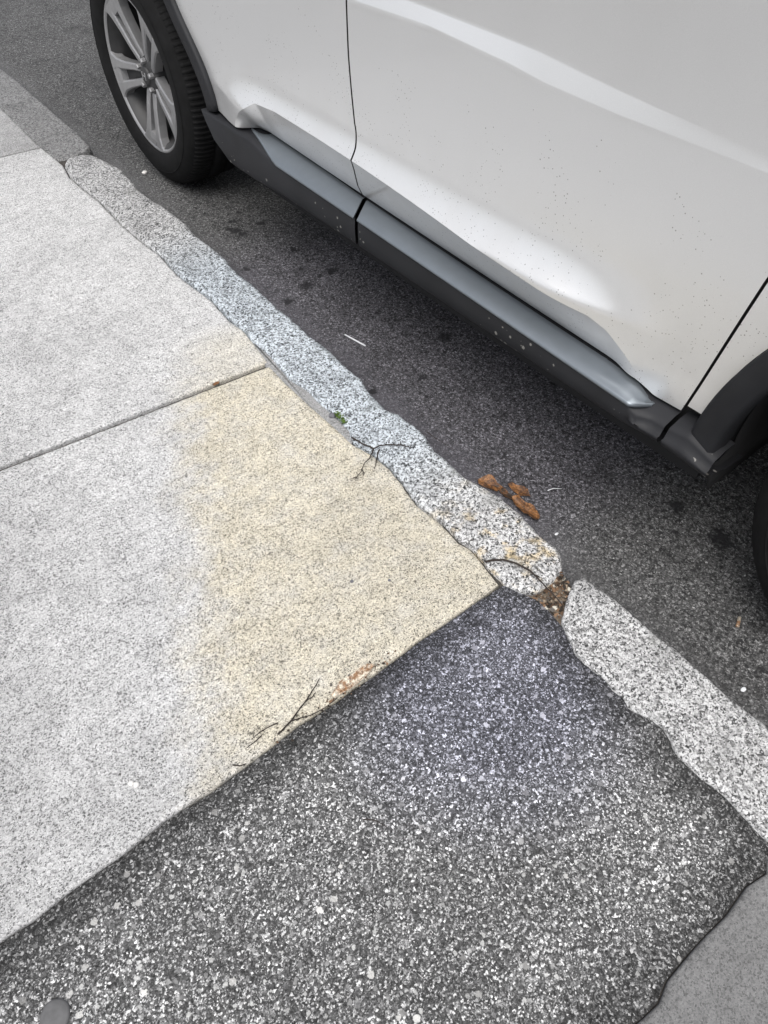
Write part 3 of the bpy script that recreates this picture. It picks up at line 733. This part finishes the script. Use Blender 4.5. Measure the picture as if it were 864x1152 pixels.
# wheels
def wheel(u, v_face, side=1, back=False):
    w = empty('wheel', cp(u, v_face, .355)); w.parent = car
    if back: w.rotation_euler = (0, 0, math.pi)
    y = lambda out: -out     # local -y points out to the pavement
    prof = [(.236, -.012), (.243, -.004), (.252, .001), (.268, .006), (.290, .008), (.312, .004), (.328, -.004), (.339, -.014), (.346, -.026), (.350, -.040)]
    inner = [(.350, -.205), (.340, -.222), (.30, -.232), (.24, -.228)]
    t = MB().lathe([(r, y(o)) for r, o in prof], 128)
    t.lathe([(.350, y(-.040)), (.3515, y(-.06)), (.3515, y(-.08)), (.346, y(-.082)), (.346, y(-.09)), (.3535, y(-.092)), (.3540, y(-.12)), (.3535, y(-.15)), (.346, y(-.152)), (.346, y(-.160)), (.3515, y(-.162)), (.350, y(-.205))], 128)
    t.lathe([(r, y(o)) for r, o in inner], 128)
    # raised tread blocks at the shoulder
    nb = 118
    for k in range(nb):
        a0 = k*2*math.pi/nb; a1 = a0+.62*2*math.pi/nb
        P = []
        for r, o in ((.3396, -.0145), (.3464, -.0265), (.3506, -.040), (.3520, -.06), (.3520, -.081)):
            P.append([(r*math.cos(a), y(o), r*math.sin(a)) for a in (a0, (a0+a1)/2, a1)])
        top = P; base = [[(p[0]*.975, p[1]+.002, p[2]*.975) for p in row] for row in P]
        t.grid(top); t.grid([[row[0] for row in top], [row[0] for row in base]]); t.grid([[row[2] for row in top], [row[2] for row in base]]); t.grid([top[0], base[0]])
    # sidewall rib rings
    t.lathe([(.300, y(.0065)), (.302, y(.0085)), (.304, y(.0065))], 128)
    tyre = t.build('tyre', M['tyre'], w)
    rm = MB().lathe([(.2285, y(-.013)), (.231, y(-.010)), (.236, y(-.006)), (.2405, y(-.008)), (.2405, y(-.016)), (.236, y(-.02))], 128)
    rim = rm.build('rim', M['alloy'], w)
    MB().lathe([(.211, y(-.17)), (.206, y(-.10)), (.207, y(-.055)), (.216, y(-.030)), (.2285, y(-.014))], 96).build('barrel', M['alloy_dark'], rim)
    MB().lathe([(.001, y(-.155)), (.20, y(-.155)), (.212, y(-.15))], 48).build('brake_shield', M['black'], rim)
    MB().lathe([(.04, y(-.115)), (.150, y(-.115)), (.152, y(-.13)), (.04, y(-.13))], 64).build('brake_disc', M['steel'], rim)
    # five twin spokes
    base_a = 193
    for k in range(5):
        A = R(base_a+72*k); ca, sa = math.cos(A), math.sin(A)
        def pt(r, s, o): return (r*ca-s*sa, y(o), r*sa+s*ca)
        web = MB(); web.grid([[pt(.05, -.030, -.058), pt(.05, .030, -.058)], [pt(.13, -.036, -.050), pt(.13, .036, -.050)], [pt(.222, -.058, -.034), pt(.222, .058, -.034)]])
        sp = MB()
        for sg in (-1, 1):
            rows = []
            for r, s0, s1, o in ((.034, .004, .022, -.042), (.06, .012, .030, -.036), (.10, .0165, .034, -.028), (.15, .019, .040, -.021), (.19, .021, .050, -.015), (.2135, .020, .064, -.0125), (.2285, .012, .085, -.011)):
                a, b = sg*s0, sg*s1
                rows.append([pt(r, a, o-.024), pt(r, a, o-.0025), pt(r, a+(b-a)*.12, o), pt(r, a+(b-a)*.88, o), pt(r, b, o-.0025), pt(r, b, o-.03)])
            sp.grid(rows)
        # bridge at the rim between the two bars
        sp.grid([[pt(.192, s, -.0165) for s in (-.024, -.012, 0, .012, .024)], [pt(.21, s, -.0128) for s in (-.024, -.012, 0, .012, .024)], [pt(.2285, s, -.0113) for s in (-.016, -.008, 0, .008, .016)]])
        sp.grid([[pt(.192, s, -.0165) for s in (-.024, -.012, 0, .012, .024)], [pt(.190, s, -.042) for s in (-.024, -.012, 0, .012, .024)]])
        so = sp.build('spoke', M['alloy'], rim, solid=.003, smooth_=False)
        web.build('spoke_web', M['alloy_dark'], rim, solid=.004)
    MB().lathe([(.001, y(-.030)), (.030, y(-.031)), (.058, y(-.036)), (.064, y(-.05)), (.064, y(-.08))], 48).build('hub', M['alloy_dark'], rim)
    cap = MB().lathe([(.001, y(-.022)), (.024, y(-.023)), (.029, y(-.026)), (.031, y(-.036))], 40).build('centre_cap', M['alloy_dark'], rim)
    e = MB(); e.box(-.013, -.009, -.0245+.044, -.0215+.044, -.013, .013)
    em = MB()
    def bar(x0, x1, z0, z1): em.box(x0, x1, .0195, .0235, z0, z1)
    bar(-.0125, -.008, -.012, .012); bar(.008, .0125, -.012, .012); bar(-.0081, .0081, -.002, .002)
    em.build('emblem', M['alloy'], rim, bevel=.0008)
    for k in range(5):
        a = R(base_a+36+72*k); n = MB().lathe([(.001, y(-.018)), (.0075, y(-.019)), (.0095, y(-.022)), (.0095, y(-.045))], 6)
        n.v = [(p[0]+.046*math.cos(a), p[1], p[2]+.046*math.sin(a)) for p in n.v]
        n.build('lug_nut', M['alloy'], rim, smooth_=False)
    for o in [w]+list(w.children)+list(rim.children):
        if o.type == 'MESH':
            bm = bmesh.new(); bm.from_mesh(o.data); bmesh.ops.remove_doubles(bm, verts=bm.verts, dist=1e-6); bmesh.ops.recalc_face_normals(bm, faces=bm.faces); bm.to_mesh(o.data); bm.free()
    return w
def copy_tree(o, parent):
    c = o.copy(); COL.objects.link(c); c.parent = parent
    for ch in list(o.children): copy_tree(ch, c)
    return c
w0 = wheel(0, 0)
for u, v, b in ((2.728, 0, 0), (0, -1.80, 1), (2.728, -1.80, 1)):
    c = copy_tree(w0, car); c.location = cp(u, v, .355); c.rotation_euler = (0, 0, math.pi if b else 0)

# ------------------------------------------------------------------ small things on the ground
def local(mb, z0=None):
    """move a mesh's origin to its base"""
    A = np.array(mb.v); c = [float(A[:, 0].mean()), float(A[:, 1].mean()), float(A[:, 2].min())]
    mb.v = [(v[0]-c[0], v[1]-c[1], v[2]-c[2]) for v in mb.v]; return c
def place(mb, name, mat, label, cat, group=None, **k):
    c = local(mb); o = mb.build(name, mat, loc=c, **k); return tag(o, label, cat, group)
def twig(name, branches, label, mat='twig', r=.0016, lift=.0035, z=0.0, cat='twig', group='twigs lying about the kerb'):
    mb = MB()
    for bi, br in enumerate(branches):
        rr = r*(1 if bi == 0 else .72); pts = []; P = [at(a, b, z) for a, b in br]; out = []
        for a, b in zip(P, P[1:]):
            n = max(2, int((b-a).length/.006))
            out += [a+(b-a)*i/n for i in range(n)]
        out.append(P[-1])
        pts = [Vector((p.x+.0012*nz(p.x, p.y, 90, bi), p.y+.0012*nz(p.x, p.y, 90, bi+5), z+lift+.002*nz(p.x, p.y, 25, bi+9)+.002*math.sin(math.pi*i/max(1, len(out)-1)))) for i, p in enumerate(out)]
        rad = [rr*(1-.55*i/max(1, len(pts)-1))*(1+.25*nz(p.x, p.y, 200, 3)) for i, p in enumerate(pts)]
        mb.tube(pts, rad, 6)
    return place(mb, name, M[mat], label, cat, group)
twig('twig', [[(395.6,495.5),(408,503),(420.5,508.5),(427,505.5),(440,504),(451,504),(463,506.5)], [(420.5,508.5),(416,519.6),(410,525),(406.7,534),(399,543)], [(407,531),(410,537),(408,540)], [(451,503.5),(450,499)], [(427,509),(425,514),(421.5,531)], [(402,541),(397,541)]],
     'forked dark twig lying across the middle of the rough kerb stone', r=.0023, lift=.0095)
twig('twig', [[(545,635),(553,633.5),(565,633.5),(581,638),(595,646),(609,660),(622,673),(634,686)], [(600,650),(606,653)]], 'single bowed twig over the broken end of the rough kerb stone', r=.0026, lift=.010)
twig('twig', [[(313,827),(321,819),(329,811),(344.5,789),(359.5,765)], [(329,811),(350.5,806),(368.5,796),(380.6,785)], [(345,788),(351,786),(355,780)]], 'longest forked twig at the edge of the asphalt patch, one arm up on concrete', r=.0017, lift=.003)
twig('twig', [[(313,814),(296,822),(283,832)], [(296,822),(290,825)]], 'short thin twig left of the forked one on the pale slab', r=.0012, lift=.002)
twig('twig', [[(295,828),(286,836),(278,842)]], 'smallest straight twig on the slab beside the asphalt patch edge', r=.0012, lift=.002)
twig('twig', [[(262,861),(270,862.5),(277,860)]], 'tiny dark twig stub on the concrete edge nearest the photographer', r=.0014, lift=.002)
twig('twig', [[(480,490),(490,498),(500,504),(511,509.5)]], 'hair-thin stem sticking out from the kerb over the gutter', r=.0011, lift=.012, z=ROAD+.02)
twig('dry_grass_blade', [[(616,553),(623,551),(631,550.5)]], 'bleached grass blade on the road right of the brown leaves', 'white', r=.0012, z=ROAD, cat='grass blade', group=None)
twig('twig', [[(409,922),(422,924),(436,931)]], 'dark curved twig lying alone on the asphalt patch', r=.0012, lift=.001, z=-.004)

def leaf(outline, z, label, mat='leaf', curl=.006, seed=0, name='dead_leaf', cat='leaf', group=None, thick=.0006):
    P0 = gp(outline, z); cx = sum(p[0] for p in P0)/len(P0); cy = sum(p[1] for p in P0)/len(P0); P = dens(P0, .0035)
    a = max(P0, key=lambda p: (p[0]-cx)**2+(p[1]-cy)**2); ax = Vector((a[0]-cx, a[1]-cy)).normalized(); sd = Vector((-ax.y, ax.x))
    P = dens(P0, .0075); rows = []
    for k in range(6):
        s = k/5; row = []
        for i, p in enumerate(P):
            rg = 1+.13*nz(p[0], p[1], 150, seed+7)*s
            x, y = cx+(p[0]-cx)*s*rg, cy+(p[1]-cy)*s*rg
            w_ = (x-cx)*sd.x+(y-cy)*sd.y; l_ = (x-cx)*ax.x+(y-cy)*ax.y
            hgt = .002+(w_*curl*52 if w_ > 0 else -w_*curl*16)+curl*(l_*26)**2*.5+curl*.35*nz(x, y, 60, seed)*s+abs(nz(x, y, 150, seed+3))*curl*.22
            row.append((x, y, z+hgt))
        rows.append(row)
    mb = MB().grid(rows, close_u=True); c = local(mb)
    o = mb.build(name, M[mat], loc=c, solid=thick, smooth_=False); return tag(o, label, cat, group)
LG = 'dead brown leaves in the gutter'
leaf([(536.7,541),(545,538.5),(552,538),(559,545),(566,551),(558,554.5),(547,550),(538,546)], ROAD, 'crumpled orange-brown leaf tight against the kerb face, first of three', curl=.011, seed=1, group=LG)
leaf([(570,546),(576,544),(579,546),(588,549),(593,553),(597,560.5),(585,559),(576,553)], ROAD, 'smaller brown leaf farthest out on the road, beside the other two', curl=.008, seed=4, group=LG)
leaf([(574,562),(583,561),(586,564),(600,571),(607,583),(605,588),(602,589),(592,583),(580,573)], ROAD, 'largest brown leaf, folded, lowest of the three in the gutter', curl=.012, seed=8, group=LG)
leaf([(556,548),(566,549),(578,560),(575,566),(566,560)], ROAD, 'dark shrivelled leaf scrap between the brown gutter leaves', 'leaf_dark', .012, 12, group=LG)
# curled pale husk on the asphalt edge
def husk():
    mb = MB(); a = at(376, 787); b = at(423, 750); ax = (b-a); L = ax.length; ax.normalize(); sd = Vector((-ax.y, ax.x, 0)); rows = []
    for i in range(17):
        s = i/16; wd = .013*math.sin(math.pi*min(1, max(.05, s*.96+.03)))**.7; row = []
        for j in range(9):
            ph = R(-165+150*j/8+25*math.sin(s*9)); 
            row.append(a+ax*L*s+sd*(wd*math.cos(ph)+.004)+Vector((0, 0, .004+wd*.75*(1+math.sin(ph))+.002*nz(s*9, j, 1, 2))))
        rows.append(row)
    mb.grid(rows); return place(mb, 'dead_leaf', M['husk'], 'pale curled dry leaf on the edge between concrete and asphalt', 'leaf', solid=.0008)
husk()
leaf([(239,433),(243,430.5),(247,429.5),(246,432),(241,434.5)], -.003, 'orange leaf scrap stuck in the pavement joint', 'leaf', .003, 30)
# leaf litter and grit in the break between two kerb stones
def litter():
    mb = MB(); rnd = random.Random(3)
    def inpoly(p, poly):
        c = False
        for (x1, y1), (x2, y2) in zip(poly, poly[1:]+poly[:1]):
            if (y1 > p[1]) != (y2 > p[1]) and p[0] < (x2-x1)*(p[1]-y1)/(y2-y1)+x1: c = not c
        return c
    reg = [(588,668),(606,664),(618,655),(631,646),(640,658),(640,672),(634,690),(631,700),(618,692),(604,680)]
    k = 0
    while k < 620:
        q = (rnd.uniform(586, 642), rnd.uniform(640, 702))
        if not inpoly(q, reg): continue
        k += 1; p = at(q[0], q[1], -.02); s = .0016+.0055*rnd.random()**2; a = rnd.uniform(0, 6.28); el = rnd.uniform(.4, 1)
        nrm = Vector((rnd.gauss(0, .5), rnd.gauss(0, .5), 1)).normalized(); t1 = nrm.cross(Vector((math.cos(a), math.sin(a), 0))).normalized(); t2 = nrm.cross(t1)
        c = p+Vector((0, 0, rnd.uniform(0, .014)))
        pts = [c+t1*s*math.cos(x)*rnd.uniform(.7, 1.1)+t2*s*el*math.sin(x)*rnd.uniform(.7, 1.1)+nrm*rnd.uniform(-.0012, .0012) for x in (0, 1.1, 2.1, 3.2, 4.3, 5.3)]
        mb.add(pts, [tuple(range(6))])
    c = local(mb); t = NT('leaf_litter'); rnd_ = t.n('ShaderNodeNewGeometry').outputs['Random Per Island']
    col = t.ramp(rnd_, [(0, (.03, .022, .016)), (.3, (.10, .06, .035)), (.55, (.22, .13, .075)), (.7, (.34, .27, .20)), (.85, (.12, .11, .10)), (.95, (.55, .52, .45))], 'CONSTANT')
    o = mb.build('leaf_litter', t.done(col, .85), loc=c, solid=.0006, smooth_=False)
    tag(o, 'brown leaf crumbs and grit filling the break between two kerb stones', 'leaf litter', kind='stuff')
litter()
def crumbs():
    mb = MB(); rnd = random.Random(9)
    A_, B_ = at(300, 843, 0), at(452, 733, 0); dr = (B_-A_); sd = Vector((-dr.y, dr.x, 0)).normalized()
    for k in range(150):
        q = rnd.betavariate(2.2, 1.8); p = A_+dr*q+sd*rnd.gauss(.004, .007); s_ = .001+.0028*rnd.random()**2
        nrm = Vector((rnd.gauss(0, .4), rnd.gauss(0, .4), 1)).normalized(); a = rnd.uniform(0, 6.28); t1 = nrm.cross(Vector((math.cos(a), math.sin(a), 0))).normalized(); t2 = nrm.cross(t1)
        c = p+Vector((0, 0, .0015)); el = rnd.uniform(.3, 1)
        mb.add([c+t1*s_*math.cos(x)*rnd.uniform(.7, 1.2)+t2*s_*el*math.sin(x) for x in (0, 1.3, 2.4, 3.6, 4.9)], [tuple(range(5))])
    c = local(mb); o = mb.build('leaf_crumbs', bpy.data.materials['leaf_litter'], loc=c, solid=.0005, smooth_=False)
    tag(o, 'fine dry leaf crumbs strewn along the seam between concrete and asphalt', 'leaf litter', kind='stuff')
crumbs()
# packed grit under the litter
g = gp([(590,664),(604,662),(614,656),(625,651),(633,647),(641,660),(640,672),(636,705),(616,693),(604,681)])
tag(slab('joint_grit', g, -.012, .09, plain('gritty_dirt', (.15, .12, .09), .95, 0, .6, 220, 1.0), rough=.001, step=.006, round_=.001, seed=90), kind='structure')

# moss tuft
def tuft():
    mb = MB(); rnd = random.Random(5)
    for k in range(90):
        s = rnd.random(); q = at(379.5+9*s+rnd.gauss(0, 1.3), 466.5+10*s+rnd.gauss(0, 1.3), 0)
        L = rnd.uniform(.004, .010); a = rnd.uniform(0, 6.28); d = Vector((math.cos(a), math.sin(a), rnd.uniform(.3, 1.4))).normalized(); sd = d.cross(Vector((0, 0, 1))).normalized()
        b = q+Vector((0, 0, -.004+rnd.random()*.003)); b.z += .004; mb.add([b, b+d*L*.5+sd*L*.28, b+d*L, b+d*L*.5-sd*L*.28], [(0, 1, 2, 3)])
    return place(mb, 'moss_tuft', M['moss'], 'small green moss tuft growing in the kerb joint', 'moss', solid=.0003, smooth_=False)
tuft()
def pebble(px, py, size, mat, label, z=0.0, flat=.6, cat='pebble', name='pebble', seed=0, group=None, ang=0, elong=1.0):
    bm = bmesh.new(); bmesh.ops.create_icosphere(bm, subdivisions=3, radius=1)
    for v in bm.verts:
        n = 1+.22*noise.noise(v.co*1.3+Vector((seed*3.1, 0, 0)))+.08*noise.noise(v.co*3+Vector((0, seed, 0)))
        v.co = Vector((v.co.x*n*elong, v.co.y*n, v.co.z*n*flat))*size
    me = bpy.data.meshes.new(name); bm.to_mesh(me); bm.free(); me.polygons.foreach_set('use_smooth', [True]*len(me.polygons)); me.materials.append(M[mat])
    o = bpy.data.objects.new(name, me); COL.objects.link(o); p = at(px, py, z); o.location = (p.x, p.y, z+size*flat*.7); o.rotation_euler = (0, 0, ang)
    return tag(o, label, cat, group)
pebble(163, 195, .009, 'stone_white', 'white pebble on the road in front of the rear tyre', ROAD, .6, seed=1, elong=1.3, ang=.6)
pebble(148, 881.5, .0045, 'stone_white', 'white chip on the concrete slab, left one of a touching pair', 0, .7, seed=2)
pebble(154, 883, .0050, 'stone_white', 'white chip on the concrete slab, right one of a touching pair', 0, .7, seed=3)
pebble(374, 469, .0085, 'stone_grey', 'dark grey pebble in the joint beside the moss tuft', -.004, .7, seed=4)
pebble(396, 654.5, .0035, 'stone_grey', 'darker of two tiny specks of grit on the ochre slab', 0, .5, seed=5)
pebble(438, 653, .003, 'stone_grey', 'small speck of grit on the ochre slab, nearer the kerb', 0, .5, seed=6)
pebble(836, 776, .004, 'white', 'white crumb on the road beside the near kerb stone', ROAD, .5, seed=7, elong=1.6)
pebble(626, 601, .003, 'white', 'white fleck on the road just below the brown leaves', ROAD, .5, seed=8, elong=1.8)
pebble(235, 707, .004, 'stone_grey', 'black grit speck on the slab left of the ochre tint', 0, .5, seed=9) if 0 else None
# white paper stick and cigarette stub
a, b = at(388, 376.5, ROAD+.003), at(411, 389, ROAD+.003)
place(MB().tube([a, a+(b-a)*.5, b], .0022, 10), 'paper_stick', M['white'], 'thin white paper stick lying on the dark road by the kerb', 'stick')
a, b = at(832, 694.5, ROAD+.0035), at(829.5, 705, ROAD+.0035)
place(MB().tube([a, a+(b-a)*.5, b], .0035, 10), 'cigarette_stub', M['husk'], 'pale cigarette stub on the road near the front tyre', 'cigarette stub')
# flattened gum spot
p = at(62, 1144, -.003); mb = MB(); rows = []
for r_, h_ in ((0.0005, .0028), (.5, .0028), (.85, .0026), (.97, .0012), (1.0, -.001)):
    rows.append([(p.x+.019*r_*math.cos(k*math.pi/20)*(1+.06*math.sin(k*.31+1)), p.y+.021*r_*math.sin(k*math.pi/20), -.002+h_) for k in range(40)])
place(mb.grid(rows, close_u=True), 'gum_spot', M['gum'], 'round grey flattened gum spot on the asphalt patch', 'gum')

# ------------------------------------------------------------------ light
w = bpy.data.worlds.new('World'); scene.world = w; w.use_nodes = True; nt = w.node_tree
bg = nt.nodes['Background']; sky = nt.nodes.new('ShaderNodeTexSky'); sky.sky_type = 'NISHITA'; sky.sun_disc = False
SUN_EL, SUN_AZ = R(64), R(235)       # azimuth clockwise from +Y: over the photographer's left shoulder
sky.sun_elevation = SUN_EL; sky.sun_rotation = SUN_AZ; sky.air_density = 1.0; sky.dust_density = 4.0; sky.ozone_density = 1.0
hs = nt.nodes.new('ShaderNodeHueSaturation'); hs.inputs['Saturation'].default_value = .30
nt.links.new(sky.outputs[0], hs.inputs['Color']); nt.links.new(hs.outputs[0], bg.inputs['Color']); bg.inputs['Strength'].default_value = .13
sl = bpy.data.lights.new('sun', 'SUN'); sl.energy = 1.3; sl.angle = R(50); sl.color = (1, .97, .93)
so = bpy.data.objects.new('sun', sl); COL.objects.link(so)
sd = Vector((math.sin(SUN_AZ)*math.cos(SUN_EL), math.cos(SUN_AZ)*math.cos(SUN_EL), math.sin(SUN_EL)))
so.rotation_euler = sd.to_track_quat('Z', 'Y').to_euler(); so.location = sd*8
scene.view_settings.view_transform = 'Standard'; scene.view_settings.look = 'None'; scene.view_settings.gamma = 1; scene.view_settings.exposure = 0.47
scene.cycles.max_bounces = 6
